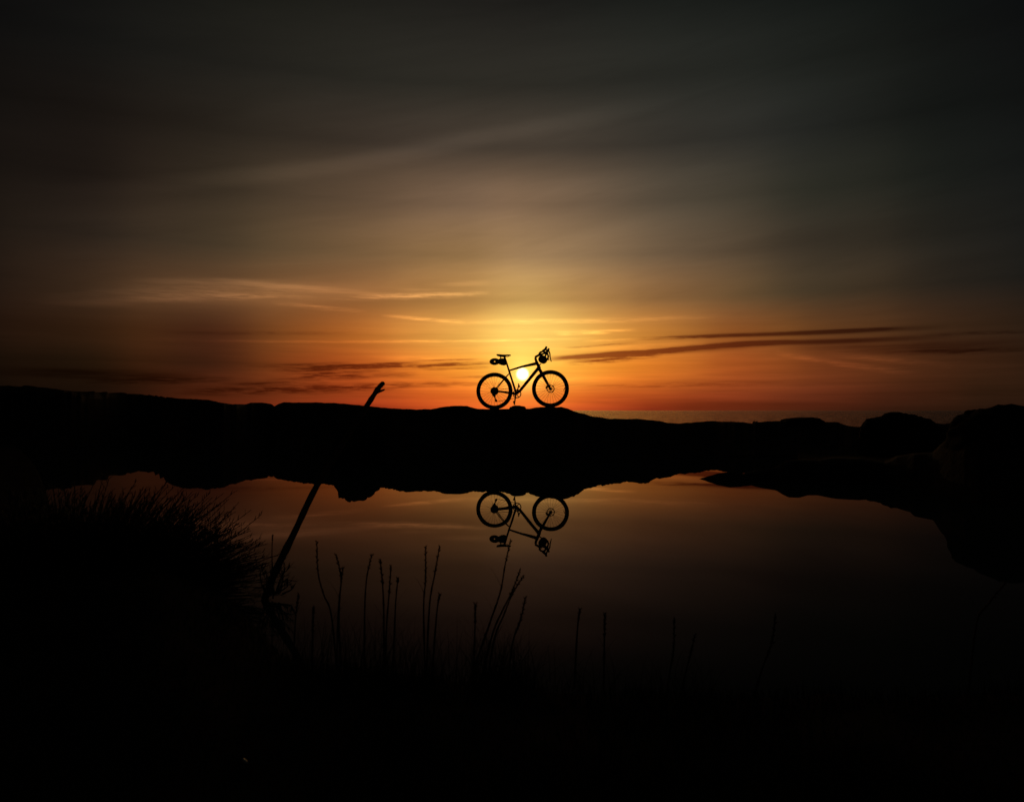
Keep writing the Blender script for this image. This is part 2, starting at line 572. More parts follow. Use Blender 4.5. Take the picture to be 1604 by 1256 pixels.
# ------------------------------------------------------------------ terrain: two banks round a still pool, the sea behind
SKY = [(-200, 596), (0, 602), (25, 602), (60, 605), (100, 608.5), (130, 612), (170, 613.5), (220, 616), (250, 620), (280, 624), (310, 625), (325, 626), (345, 630), (365, 633), (385, 633), (392, 630.5), (410, 630), (425, 632), (430, 636), (437, 632), (445, 630), (480, 630.5), (520, 631), (545, 632.5), (575, 636), (600, 638.5), (625, 640), (650, 641), (675, 641), (690, 638), (700, 636.5), (730, 636), (740, 638.5), (750, 640.5), (790, 640.5), (830, 640), (838, 638.3), (850, 637.2), (880, 637.4), (890, 640), (897, 643), (905, 645.5), (915, 648), (925, 651), (940, 653.5), (955, 655.5), (975, 656), (1000, 656), (1015, 657.5), (1035, 659), (1045, 662), (1065, 663), (1090, 661), (1110, 659), (1130, 660), (1150, 660), (1165, 661.5), (1180, 663.5), (1183, 660), (1190, 661), (1200, 660), (1230, 659), (1290, 660.5), (1310, 661), (1330, 667), (1345, 669), (1380, 668), (1440, 659), (1460, 661), (1478, 664), (1490, 662), (1604, 660), (1800, 655)]
REF = [(-200, 775), (100, 772), (130, 766), (150, 760), (170, 750), (185, 747), (200, 744), (220, 741), (236, 737), (241, 733), (246, 742), (252, 752), (265, 762), (300, 766), (340, 766), (370, 760), (380, 755), (400, 750), (417, 745), (425, 747), (450, 754), (480, 757), (514, 758), (527, 762), (588, 766), (595, 764), (612, 766), (630, 770), (650, 771), (670, 769.5), (700, 772), (740, 771.5), (780, 771), (790, 770.5), (800, 774), (824, 774), (827, 771), (832, 776), (845, 779), (860, 781), (880, 782), (890, 780), (905, 775), (915, 767), (925, 764), (940, 761), (960, 758), (985, 755), (1000, 757), (1018, 756), (1020, 751), (1033, 750), (1048, 748), (1055, 744), (1080, 742), (1100, 740), (1110, 738), (1120, 736), (1133, 740), (1160, 742), (1300, 744), (1604, 750), (1800, 755)]
SPIT = [(1090, 747), (1094, 749.5), (1105, 754), (1125, 760), (1140, 763), (1170, 765), (1200, 767), (1215, 769), (1225, 775), (1235, 779), (1260, 779), (1280, 778), (1310, 783), (1345, 786), (1385, 784), (1395, 789), (1405, 797), (1430, 808), (1460, 818), (1470, 830), (1490, 852), (1510, 868), (1535, 880), (1604, 885), (1800, 890)]
SPIT_D = [(1090, 8.1), (1094, 8.03), (1134, 7.9), (1200, 7.9), (1300, 7.9), (1400, 7.5), (1460, 7.0), (1530, 6.6), (1604, 6.3), (1800, 6.0)]
NEAR = [(-400, 40), (-60, 30), (40, 12), (80, 5.5), (120, 3.5), (280, 3.2), (340, 2.95), (390, 2.55), (440, 2.22), (500, 2.05), (800, 2.0), (870, 1.95), (1000, 1.9), (1200, 1.86), (1604, 1.9), (1750, 2.2), (2100, 4.0), (2800, 12)]


def interp(tab, x):
    return np.interp(x, [t[0] for t in tab], [t[1] for t in tab])


def sstep(a, b, x):
    t = np.clip((x - a) / (b - a), 0, 1)
    return t * t * (3 - 2 * t)


def noise_grid(X, Y, s, oct_=4, off=0.0):
    out = np.empty(X.shape)
    fx, fy = X.ravel(), Y.ravel()
    out.ravel()[:] = [noise.fractal(Vector((fx[i] * s + off, fy[i] * s - off, off)), 0.9, 2.1, oct_) for i in range(len(fx))]
    return out


PXG = np.arange(-400.0, 2001.0, 1.0)
JIT = np.array([noise.noise(Vector((p / 11.0, 0.3, 0.7))) + 0.7 * noise.noise(Vector((p / 4.5, 5.3, 0.7))) for p in PXG])


def blur(v, sig):
    k = np.exp(-0.5 * (np.arange(-4 * sig, 4 * sig + 1) / sig) ** 2)
    return np.convolve(np.pad(v, 4 * sig, 'edge'), k / k.sum(), 'valid')


_s = interp(SKY, PXG) + 0.55 * np.roll(JIT, 137)
_r = interp(REF, PXG)
_D = np.clip(F * HC / np.maximum((_s + _r) / 2 - HOR, 10), 12.6, 24.0)
_D = np.where(PXG < 420, blur(_D, 13), blur(_D, 3))
_D = _D * (1 - 0.012 * JIT)


def column_tables(px):
    s = np.interp(px, PXG, _s)
    D = np.interp(px, PXG, _D)
    h = HC + (HOR - s) * D / F
    return s, None, D, h


def terrain_z(a, rad):
    """height of the land for a bearing array a (radians) and a radius array rad"""
    ca = np.cos(np.clip(a, -math.radians(48), math.radians(48)))
    px = CX + F * np.tan(np.clip(a, -math.radians(62), math.radians(62)))
    D = rad * ca
    X, Y = rad * np.sin(a), rad * np.cos(a)
    s, r, Dr, h = column_tables(px)
    n1 = noise_grid(X, Y, 0.9, 4, 3.1)
    n2 = noise_grid(X, Y, 5.0, 4, 9.7)
    # far bank: shore, rise, crest, then down to the beach
    edge = Dr * 0.80 + 0.25 * n1
    t = np.clip((D - edge) / np.maximum(Dr - edge, 0.1), 0, 1)
    rise = h * t ** 1.15
    rough = (0.035 * n2 + 0.05 * n1) * np.sin(np.pi * np.clip(t, 0, 1)) ** 0.8
    back = D - Dr
    flat = np.where(px < 440, 3.0, 1.1)
    fall = np.where(back > 0, np.maximum(back - flat, 0) * 0.17 + np.maximum(back, 0) * np.where(h < HC, 0.03, 0.004), 0)
    far = np.where(D < edge, -0.25, rise + rough - fall)
    far = np.where(D >= edge, far - 0.0, np.maximum(-0.25, (D - edge) * 0.8))
    behind = np.abs(a) > math.radians(75)
    far = np.where(behind, 0.25 + 0.25 * n1, far)
    far = np.maximum(far, -3.6)
    # spit and shelf on the right
    sp = interp(SPIT, px)
    Dn = interp(SPIT_D, px)
    hn = np.maximum((sp - HOR) * Dn / F - HC, 0.0)
    on = sstep(1090, 1096, px)
    e2 = Dn - np.clip(hn * 1.2, 0.05, 1.3)
    t2 = np.clip((D - e2) / (Dn - e2), 0, 1)
    wide = 0.25 + 3.0 * sstep(1150, 1300, px)
    drop = np.maximum(D - Dn - 0.12 * wide, 0) / wide
    spit = np.where(D < e2, np.maximum(-0.25, (D - e2) * 0.8), hn * t2 ** 0.9 + 0.02 * n2 * np.sin(np.pi * t2) - drop * (hn * 0.55 + 0.05))
    spit = np.where(px > 1250, np.where(D > Dn, np.maximum(spit, 0.08 + 0.04 * n1), spit), spit)
    spit = np.where(D > Dr, -9, np.maximum(spit, -0.25))
    spit = np.where(on > 0.5, spit, -9)
    # near bank the camera stands on
    nr = interp(NEAR, px) + 0.10 * n1 * np.where(px < 2000, 1, 3)
    nr = np.where(behind, 1e3, nr)
    k = np.clip((nr - D) / 0.45, -1, 1)
    near = np.where(k > 0, 0.055 * np.sqrt(np.maximum(k, 0)) + 0.012 * n2 + 0.02 * n1 * np.clip(k, 0, 1), np.maximum(-0.25, k * 0.2))
    near = near + np.where(k > 0, 0.16 * sstep(400, 230, px) * np.exp(-((D - 2.3) / 0.7) ** 2) * np.clip(k * 2, 0, 1), 0)
    near = np.where(D > Dr, -9, near)
    z = np.maximum(np.maximum(far, spit), near)
    return np.maximum(z, np.where(D < Dr, -0.25, -3.6))


def z_at(x, y):
    a = np.array([math.atan2(x, y)])
    r = np.array([math.hypot(x, y)])
    return float(terrain_z(a, r)[0])


angs = np.concatenate([np.linspace(-180, -44, 60, endpoint=False), np.linspace(-44, 44, 1150), np.linspace(44, 180, 60)[1:]])
rads = np.concatenate([np.linspace(0.25, 1.0, 5, endpoint=False), np.linspace(1.0, 4.0, 34, endpoint=False), np.linspace(4.0, 12.0, 34, endpoint=False),
                       np.linspace(12.0, 21.0, 46, endpoint=False), np.linspace(21.0, 60.0, 24), [90, 140]])
AA, RG = np.meshgrid(np.radians(angs), rads, indexing='ij')
ZZ = terrain_z(AA, RG)
XX, YY = RG * np.sin(AA), RG * np.cos(AA)
na, nrd = AA.shape
tv = np.stack([XX, YY, ZZ], -1).reshape(-1, 3)
tf = []
for i in range(na - 1):
    for j in range(nrd - 1):
        q = i * nrd + j
        tf.append((q, q + nrd, q + nrd + 1, q + 1))
hub = len(tv)
tv = np.vstack([tv, [[0, 0, 0.05]]])
for i in range(na - 1):
    tf.append((hub, (i + 1) * nrd, i * nrd))
g = MB()
g.v, g.f = [tuple(p) for p in tv], tf
tag(g.build('terrain', M['soil']), kind='structure')

# still pool
pw = MB()
pa = np.radians(np.linspace(-62, 62, 125))
px_ = CX + F * np.tan(pa)
_, _, Drp, _ = column_tables(px_)
rr = Drp * 0.92 / np.cos(np.clip(pa, -math.radians(48), math.radians(48)))
pw.v = [(0.9 * math.sin(t), 0.9 * math.cos(t), 0.0) for t in pa] + [(r * math.sin(t), r * math.cos(t), 0.0) for r, t in zip(rr, pa)]
pw.f = [(i, i + 1, i + 126, i + 125) for i in range(124)]
tag(pw.build('water', M['pool'], smooth=False), kind='structure')

# sea: swell and chop as geometry where it is seen, an open sheet beyond
SEA_Z = -2.2
sv, sf = [], []
cols = np.radians(np.concatenate([np.linspace(-180, -40, 40, endpoint=False), np.linspace(-40, 40, 420), np.linspace(40, 180, 40, endpoint=False)[1:]]))
RS = np.concatenate([np.geomspace(22, 90, 8, endpoint=False), np.geomspace(90, 2600, 300, endpoint=False), [2600, 3500, 6000, 15000, 45000]])
nc = len(cols)
for r in RS:
    step = r * 0.012
    amp = min(0.30 * step, 0.9) if r < 3000 else 0.0
    for t in cols:
        z = 0.0
        if amp and abs(t) < 0.7:
            x, y = r * math.sin(t), r * math.cos(t)
            z = amp * noise.fractal(Vector((x / (step * 5.0), y / (step * 1.7), r * 0.002)), 0.7, 2.2, 3)
        sv.append((r * math.sin(t), r * math.cos(t), SEA_Z + z))
for i in range(len(RS) - 1):
    for k in range(nc):
        l = (k + 1) % nc
        sf.append((i * nc + k, (i + 1) * nc + k, (i + 1) * nc + l, i * nc + l))
se = MB()
se.v, se.f = sv, sf
tag(se.build('sea', M['sea'], smooth=True), kind='structure')


# ------------------------------------------------------------------ rocks
def ico(sub):
    import bmesh
    bm = bmesh.new()
    bmesh.ops.create_icosphere(bm, subdivisions=sub, radius=1.0)
    vs_ = [v.co.copy() for v in bm.verts]
    fs_ = [tuple(v.index for v in f.verts) for f in bm.faces]
    bm.free()
    return vs_, fs_


ICO = ico(5)


def rock(name, label, centre, size, seed, block=0.6, rough=0.16, rz=0.0, group=None):
    vs_, fs_ = ICO
    out = []
    off = Vector((seed * 3.7, seed * 1.3, seed * 7.1))
    for d in vs_:
        p = Vector([math.copysign(abs(c) ** block, c) for c in d])
        k = 1 + rough * noise.fractal(d * 1.6 + off, 0.9, 2.0, 5) + rough * 0.35 * noise.fractal(d * 6 + off, 0.8, 2.1, 4)
        p = p * k
        out.append(p)
    xa, xb = min(p.x for p in out), max(p.x for p in out)
    zt = max(p.z for p in out)
    out = [((2 * (p.x - xa) / (xb - xa) - 1) * size[0], p.y * size[1], p.z / zt * size[2]) for p in out]
    b = MB()
    b.v, b.f = out, fs_
    o = b.build(name, M['rock'])
    o.location = centre
    o.rotation_euler.z = rz
    return tag(o, label, 'rock', group)


def rock_px(name, label, xl, xr, ytop, depth, z0, seed, group=None, deep=0.8, **kw):
    c = at((xl + xr) / 2, ytop, depth)
    hw = (xr - xl) / 2 / F * depth
    hh = (c.z - z0)
    return rock(name, label, (c.x, depth, z0), (hw, hw * deep, hh), seed, group=group, **kw)


GR = 'dark rocks round the pool'
rock_px('rock', 'flat topped rock under the pedal between the two bicycle wheels', 797, 826, 634.9, 13.6, 0.62, 1, GR, block=0.45, rough=0.08, deep=0.9)
rock_px('rock', 'dark boulder at the waterline left of the bicycle, showing only in its reflection', 517, 604, 668, 10.2, -0.03, 2, GR, block=0.8, rough=0.15)
rock_px('rock', 'large flat topped outcrop at the right edge beside the pool', 1487, 1690, 632.5, 6.7, 0.25, 3, GR, block=0.62, rough=0.10, deep=0.7)
rock_px('rock', 'rounded hump of rock standing against the sea on the right', 1347, 1462, 645, 11.0, 0.3, 4, GR, block=0.85, rough=0.13)
rock_px('rock', 'long low rock on the shore, its flat top against the sea', 1222, 1293, 653.5, 14.6, 0.25, 5, GR, block=0.45, rough=0.08)
rock_px('rock', 'small pointed stone on the far bank below the sea horizon', 1176, 1190, 659, 14.9, 0.35, 6, GR, block=0.8, rough=0.2)
rock_px('rock', 'low flat rock on the bank left of the rear wheel', 686, 742, 635.4, 13.9, 0.6, 7, GR, block=0.5, rough=0.07)
rock_px('rock', 'long low rock capping the left bank behind the leaning stick', 436, 530, 630.0, 17.6, 0.6, 8, GR, block=0.5, rough=0.06, deep=0.5)

# ------------------------------------------------------------------ bicycle (faces right; X along it, Y away from the camera)
DB = 13.7
BS = DB / F / 8.02
BO = at(720 + 785 / 8.02, 530 + 885 / 8.02, DB)
YAW = math.radians(-9)
bike = empty('bicycle', BO, YAW)
tag(bike, 'gravel bicycle with drop bars standing side on upon the bank before the sun', 'bicycle')


def P(zx, zy, y=0.0):
    return Vector(((zx - 785) * BS / math.cos(YAW), y, (885 - zy) * BS))


RH, FH, BB = P(435, 660), P(1137, 634), P(712, 694)
WR = 0.342

# wheel, modelled at the origin, copied to both ends
def make_wheel(axle):
    b = MB()
    b.ring((0, 0, 0), WR - 0.052, [(-0.022, 0.0), (-0.010, 0.011), (0.010, 0.012), (0.014, 0.0), (0.010, -0.012), (-0.010, -0.011)], 64)
    w = b.build('wheel', M['alloy'], bike)
    w.location = axle
    b = MB()
    prof = [(0.021 * math.cos(t), 0.019 * math.sin(t)) for t in [2 * math.pi * k / 10 for k in range(10)]]
    b.ring((0, 0, 0), WR - 0.021, prof, 72)
    for k in range(90):                                          # tread blocks
        t = 2 * math.pi * k / 90
        b.box((math.cos(t) * (WR - 0.001), 0.006 * (-1) ** k, math.sin(t) * (WR - 0.001)), (0.006, 0.010, 0.012), Matrix.Rotation(-t, 3, 'Y'))
    b.build('tyre', M['rubber'], w)
    b = MB()
    b.tube([(0, -0.062, 0), (0, -0.05, 0), (0, -0.034, 0), (0, -0.03, 0), (0, 0.03, 0), (0, 0.034, 0), (0, 0.05, 0), (0, 0.062, 0)], [0.008, 0.016, 0.026, 0.014, 0.014, 0.026, 0.016, 0.008], 16)
    b.build('hub', M['alloy'], w)
    return w


def add_spokes(w):
    me = None
    for k in range(28):
        t = 2 * math.pi * k / 28
        s = 1 if k % 2 else -1
        u = t + 0.55 * (1 if (k // 2) % 2 else -1)
        if me is None or True:
            b = MB()
            b.tube([(0.024 * math.cos(u), s * 0.031, 0.024 * math.sin(u)), ((WR - 0.07) * math.cos(t), 0.004 * s, (WR - 0.07) * math.sin(t))], 0.0021, 5)
            b.build('spoke', M['steel'], w)


def rotor(w):
    b = MB()
    b.ring((0, 0.045, 0), 0.066, [(-0.008, 0.001), (0.008, 0.001), (0.008, -0.001), (-0.008, -0.001)], 40)
    for k in range(6):
        t = k * math.pi / 3
        b.tube([(0.02 * math.cos(t), 0.045, 0.02 * math.sin(t)), (0.062 * math.cos(t + 0.5), 0.045, 0.062 * math.sin(t + 0.5))], 0.003, 5)
    b.build('brake_disc', M['steel'], w)


rear = make_wheel(RH)
front = rear.copy()
COL.objects.link(front)
front.location = FH
for ch in list(rear.children):
    c = ch.copy()
    COL.objects.link(c)
    c.parent = front
for w in (rear, front):
    add_spokes(w)
    rotor(w)
b = MB()
b.tube([((WR - 0.07), 0, 0), (WR - 0.105, 0, 0)], 0.004, 6)
v1 = b.build('valve', M['alloy'], front)
v1.rotation_euler.y = math.radians(8)
b = MB()
b.tube([(0.245, -0.01, -0.03), (0.262, -0.01, 0.0), (0.262, -0.01, 0.02)], 0.006, 6)
b.build('reflector', M['pebble'], front)

# frame
b = MB()
HT0, HT1 = P(962, 290), P(1000, 372)
ST1 = P(618, 398)
b.tube([HT0 + (HT0 - HT1) * 0.08, HT0, HT1, HT1 + (HT1 - HT0) * 0.05], [0.024, 0.026, 0.031, 0.033], 14)
b.tube([BB, ST1, P(612, 378)], [0.021, 0.018, 0.018], 12)
b.tube([ST1 + Vector((0, 0, -0.008)), P(780, 356), P(972, 315)], [0.015, 0.020, 0.030], 12)
b.tube([BB, P(760, 655), P(990, 372)], [0.026, 0.027, 0.031], 12)
b.tube([BB + Vector((0, -0.036, 0)), BB + Vector((0, 0.036, 0))], 0.024, 16)
for s in (-1, 1):
    b.tube([BB + Vector((-0.01, 0.028 * s, 0)), P(640, 685, 0.036 * s), P(470, 662, 0.06 * s), RH + Vector((0, 0.064 * s, 0))], [0.022, 0.021, 0.018, 0.013], 8)
    b.tube([P(618, 445, 0.014 * s), P(585, 480, 0.035 * s), RH + Vector((0.006, 0.064 * s, 0.012))], [0.009, 0.0085, 0.007], 8)
    b.box(RH + Vector((0.004, 0.066 * s, 0.0)), (0.035, 0.006, 0.035))
frame = b.build('frame', M['paint'], bike)

b = MB()
for s in (-1, 1):
    b.tube([P(1008, 400, 0.028 * s), P(1030, 440, 0.045 * s), P(1075, 520, 0.05 * s), P(1108, 580, 0.054 * s), FH + Vector((-0.002, 0.056 * s, 0.004))], [0.029, 0.029, 0.025, 0.020, 0.014], 8)
b.tube([P(1000, 372), P(1008, 402)], [0.026, 0.024], 12)
b.box(P(1010, 402), (0.042, 0.095, 0.036))
b.build('fork', M['paint'], bike)
b = MB()
b.box(P(1088, 612, 0.045), (0.028, 0.03, 0.062), Matrix.Rotation(0.5, 3, 'Y'))
b.build('brake_caliper', M['alloy'], bike)

# seat
b = MB()
b.tube([P(612, 378), P(584, 290), P(566, 238), P(562, 228)], [0.017, 0.017, 0.017, 0.02], 12)
b.box(P(560, 226), (0.05, 0.045, 0.02))
b.build('seatpost', M['alloy'], bike)
b = MB()
sec = [(-0.150, 0.066, 0.014, 0.008), (-0.140, 0.074, 0.022, 0.006), (-0.10, 0.070, 0.028, 0.000), (-0.05, 0.045, 0.026, -0.004), (0.0, 0.028, 0.022, -0.003), (0.06, 0.021, 0.018, 0.000), (0.10, 0.018, 0.016, -0.001), (0.113, 0.010, 0.010, -0.004)]
vs_, fs_ = [], []
sd0 = P(568, 208)
for (x, w, h, dz) in sec:
    for k in range(12):
        t = 2 * math.pi * k / 12
        zz = math.sin(t) * h * (0.7 if math.sin(t) > 0 else 1.0)
        vs_.append(sd0 + Vector((x, w * math.cos(t), dz + zz)))
for i in range(len(sec) - 1):
    for k in range(12):
        l = (k + 1) % 12
        fs_.append((i * 12 + k, i * 12 + l, i * 12 + 12 + l, i * 12 + 12 + k))
fs_ += [tuple(range(12)), tuple(range(len(vs_) - 1, len(vs_) - 13, -1))]
b.add(vs_, fs_)
saddle = b.build('saddle', M['leather'], bike)
b = MB()
for s in (-1, 1):
    b.tube([sd0 + Vector((0.09, 0.006 * s, -0.012)), sd0 + Vector((0.05, 0.018 * s, -0.032)), sd0 + Vector((-0.05, 0.022 * s, -0.032)), sd0 + Vector((-0.11, 0.03 * s, -0.012))], 0.0035, 6)
b.build('saddle_rail', M['steel'], saddle)

# stem and bars
b = MB()
b.tube([HT0 + (HT0 - HT1) * 0.06, P(950, 244)], [0.024, 0.022], 12)
b.tube([P(945, 240), P(975, 222), P(1010, 203)], [0.022, 0.021, 0.023], 12)
b.build('stem', M['alloy'], bike)
bar = MB()
for s in (-1, 1):
    bar.tube([P(1010, 203), P(1010, 201, 0.09 * s), P(1014, 198, 0.165 * s), P(1030, 186, 0.195 * s), P(1062, 178, 0.205 * s), P(1088, 190, 0.21 * s), P(1097, 220, 0.214 * s), P(1086, 255, 0.218 * s), P(1060, 278, 0.22 * s), P(1020, 286, 0.222 * s)],
             [0.016, 0.016, 0.016, 0.017, 0.018, 0.018, 0.017, 0.017, 0.017, 0.017], 10)
hb = bar.build('handlebar', M['tape'], bike)
for s in (-1, 1):
    b = MB()
    b.tube([P(1052, 176, 0.202 * s), P(1075, 162, 0.203 * s), P(1092, 150, 0.203 * s), P(1101, 128, 0.202 * s), P(1105, 116, 0.202 * s)], [0.018, 0.023, 0.023, 0.020, 0.014], 10)
    b.build('brake_hood', M['rubber'], hb)
    b = MB()
    b.tube([P(1103, 152, 0.204 * s), P(1116, 185, 0.207 * s), P(1119, 225, 0.212 * s), P(1126, 262, 0.216 * s), P(1134, 288, 0.22 * s)], [0.015, 0.013, 0.011, 0.010, 0.008], 8)
    b.build('brake_lever', M['alloy'], hb)

# drivetrain
b = MB()
for i in range(9):
    b.disc(RH + Vector((0, -0.022 - 0.0038 * i, 0)), 0.072 - 0.0056 * i, 0.002, 30)
b.build('cassette', M['steel'], bike)
CR = BB + Vector((0.018, -0.046, -0.004))
b = MB()
b.ring(CR, 0.072, [(-0.008, 0.0015), (0.006, 0.0015), (0.006, -0.0015), (-0.008, -0.0015)], 44)
for k in range(44):
    t = 2 * math.pi * k / 44
    b.box(CR + Vector((0.080 * math.cos(t), 0, 0.080 * math.sin(t))), (0.005, 0.002, 0.005), Matrix.Rotation(-t, 3, 'Y'))
for k in range(4):
    t = k * math.pi / 2 + 0.5
    b.tube([CR + Vector((-0.018, 0, 0.004)), CR + Vector((0.068 * math.cos(t), 0, 0.068 * math.sin(t)))], 0.008, 6)
crank = b.build('chainring', M['alloy'], bike)
for s, (px, py) in ((-1, (698, 812)), (1, (733, 588))):
    b = MB()
    tip = P(px, py, 0.075 * s)
    b.tube([BB + Vector((0, 0.055 * s, 0)), (BB + tip) / 2 + Vector((0, 0.030 * s, 0)), tip], [0.017, 0.013, 0.012], 10)
    arm = b.build('crank_arm', M['alloy'], bike)
    b = MB()
    pc = tip + Vector((0, 0.06 * s, 0))
    rt = Matrix.Rotation(1.25 if s < 0 else 1.2, 3, 'Y')
    for dx in (-0.03, 0.03):
        b.box(pc + rt @ Vector((dx, 0, 0)), (0.010, 0.085, 0.016), rt)
    for dy in (-0.04, 0.0, 0.04):
        b.box(pc + Vector((0, dy, 0)) + rt @ Vector((0, 0, 0)), (0.056, 0.010, 0.013), rt)
    b.tube([tip, pc], 0.008, 8)
    b.build('pedal', M['alloy'], arm)
b = MB()
J0, J1 = P(440, 722, -0.045), P(462, 782, -0.045)
b.tube([RH + Vector((0.0, -0.07, -0.02)), P(425, 712, -0.07), J0], [0.014, 0.018, 0.012], 8)
b.disc(J0, 0.024, 0.004, 16)
b.disc(J1, 0.024, 0.004, 16)
b.tube([J0 + Vector((0, 0.006, 0)), J1 + Vector((0, 0.006, 0))], 0.009, 8, squash=1.0)
b.tube([J0 + Vector((0, -0.008, 0)), J1 + Vector((0, -0.008, 0))], 0.009, 8, squash=1.0)
b.build('derailleur', M['alloy'], bike)
b = MB()
yq = -0.046
pth = [RH + Vector((0, yq, 0.05)), CR + Vector((0, 0, 0.078))]
for k in range(1, 8):
    t = math.pi / 2 - k * math.pi / 8
    pth.append(CR + Vector((0.079 * math.cos(t), 0, 0.079 * math.sin(t))))
pth += [CR + Vector((-0.01, 0, -0.078)), J1 + Vector((0, 0, -0.02)), J1 + Vector((-0.02, 0, 0.004)), J0 + Vector((0.016, 0, 0)), J0 + Vector((0.0, 0, 0.02)), RH + Vector((-0.035, yq, -0.035)), RH + Vector((-0.05, yq, 0.01)), RH + Vector((-0.02, yq, 0.046)), RH + Vector((0, yq, 0.05))]
b.tube(pth, 0.0045, 6)
b.build('chain', M['steel'], bike)

# bags strapped on the bicycle
sb = empty('saddle_bag', BO, YAW)
tag(sb, 'black saddle bag slung under the bicycle saddle with a rolled tail', 'bag')
b = MB()
ctr = [(590, 296), (582, 296), (560, 294), (530, 290), (505, 287), (488, 284), (478, 284)]
hts = [0.018, 0.055, 0.068, 0.066, 0.056, 0.045, 0.02]
b.tube([P(x, y) for x, y in ctr], hts, 14, squash=0.75)
b.build('bag_body', M['cloth'], sb)
b = MB()
c0 = P(438, 288)
b.ring(c0, 0.050, [(0.038 * math.cos(t), 0.042 * math.sin(t)) for t in [2 * math.pi * k / 10 for k in range(10)]], 28, sx=1.12, sz=0.74)
b.build('rolled_tail', M['cloth'], sb)
for x in (512, 560):
    b = MB()
    b.tube([P(x, 262, 0.05), P(x + 4, 225, 0.03), P(x + 4, 224, -0.03), P(x, 262, -0.05)], 0.006, 6)
    b.build('strap', M['cloth'], sb)

hbag = empty('handlebar_bag', BO, YAW)
tag(hbag, 'black roll bag hanging in front of the bicycle handlebars', 'bag')
b = MB()
b.tube([P(1043, 268, y) for y in (-0.15, -0.14, -0.10, 0.10, 0.14, 0.15)], [0.04, 0.064, 0.074, 0.074, 0.064, 0.04], 18)
b.build('bag_body', M['cloth'], hbag)
for y in (-0.05, 0.05):
    b = MB()
    b.tube([P(1025, 228, y), P(1016, 212, y), P(1006, 196, y), P(1022, 188, y), P(1040, 222, y)], 0.008, 6)
    b.build('strap', M['cloth'], hbag)
b = MB()
b.tube([P(1022, 322, 0), P(1003, 335, 0), P(985, 318, 0)], 0.012, 6)
b.build('strap', M['cloth'], hbag)

# ------------------------------------------------------------------ leaning stick
def bent(pts, n=5):
    """smooth a polyline"""
    pts = [Vector(p) for p in pts]
    out = []
    for i in range(len(pts) - 1):
        p0, p1, p2, p3 = pts[max(i - 1, 0)], pts[i], pts[i + 1], pts[min(i + 2, len(pts) - 1)]
        for k in range(n):
            t = k / n
            out.append(0.5 * ((2 * p1) + (p2 - p0) * t + (2 * p0 - 5 * p1 + 4 * p2 - p3) * t * t + (3 * p1 - p0 - 3 * p2 + p3) * t ** 3))
    out.append(pts[-1])
    return out


def knobbly(pts, r0, r1, seed, k=0.18):
    rs = []
    for i in range(len(pts)):
        t = i / (len(pts) - 1)
        rs.append((r0 + (r1 - r0) * t) * (1 + k * noise.noise(Vector((i * 0.9, seed, 0.3)))))
    return rs


stick = empty('driftwood_stick', at(405, 985, 2.78))
tag(stick, 'long bare stick leaning right out of the left bank across the skyline', 'stick')
so = stick.location.copy()
b = MB()
sp_ = bent([at(392, 1000, 2.76), at(415, 940, 2.88), at(433, 893, 2.95), at(462, 833, 3.02), at(497, 760, 3.10), at(548, 676, 3.2), at(577, 632, 3.26), at(590, 612, 3.29), at(597, 603, 3.30)], 5)
b.tube([p - so for p in sp_], [r * (1.15 if 9 < i < 14 else 1.0) for i, r in enumerate(knobbly(sp_, 0.0145, 0.0108, 4, 0.24))], 10)
b.build('shaft', M['wood'], stick)
b = MB()
tp = bent([at(586, 618, 3.28), at(593, 614, 3.29), at(603, 610, 3.30)], 4)
b.tube([p - so for p in tp], [0.006] * 5 + [0.0055, 0.005, 0.004, 0.0025], 7)
b.build('twig', M['wood'], stick)
b = MB()
tp = bent([at(593, 607, 3.292), at(598, 602, 3.30), at(601, 600, 3.31)], 4)
b.tube([p - so for p in tp], [0.0105] * 5 + [0.011, 0.011, 0.009, 0.004], 8)
b.build('twig', M['wood'], stick)

# ------------------------------------------------------------------ shrub on the left bank
def needle(b, p, d, L, w):
    s = d.cross(Vector((0.3, 0.2, 1))).normalized() * w
    u = d.cross(s).normalized() * w * 0.5
    b.add([p - s, p + s, p + d * L * 0.6 + s * 0.8 + u, p + d * L, p + d * L * 0.6 - s * 0.8 + u], [(0, 1, 2, 4), (4, 2, 3)])


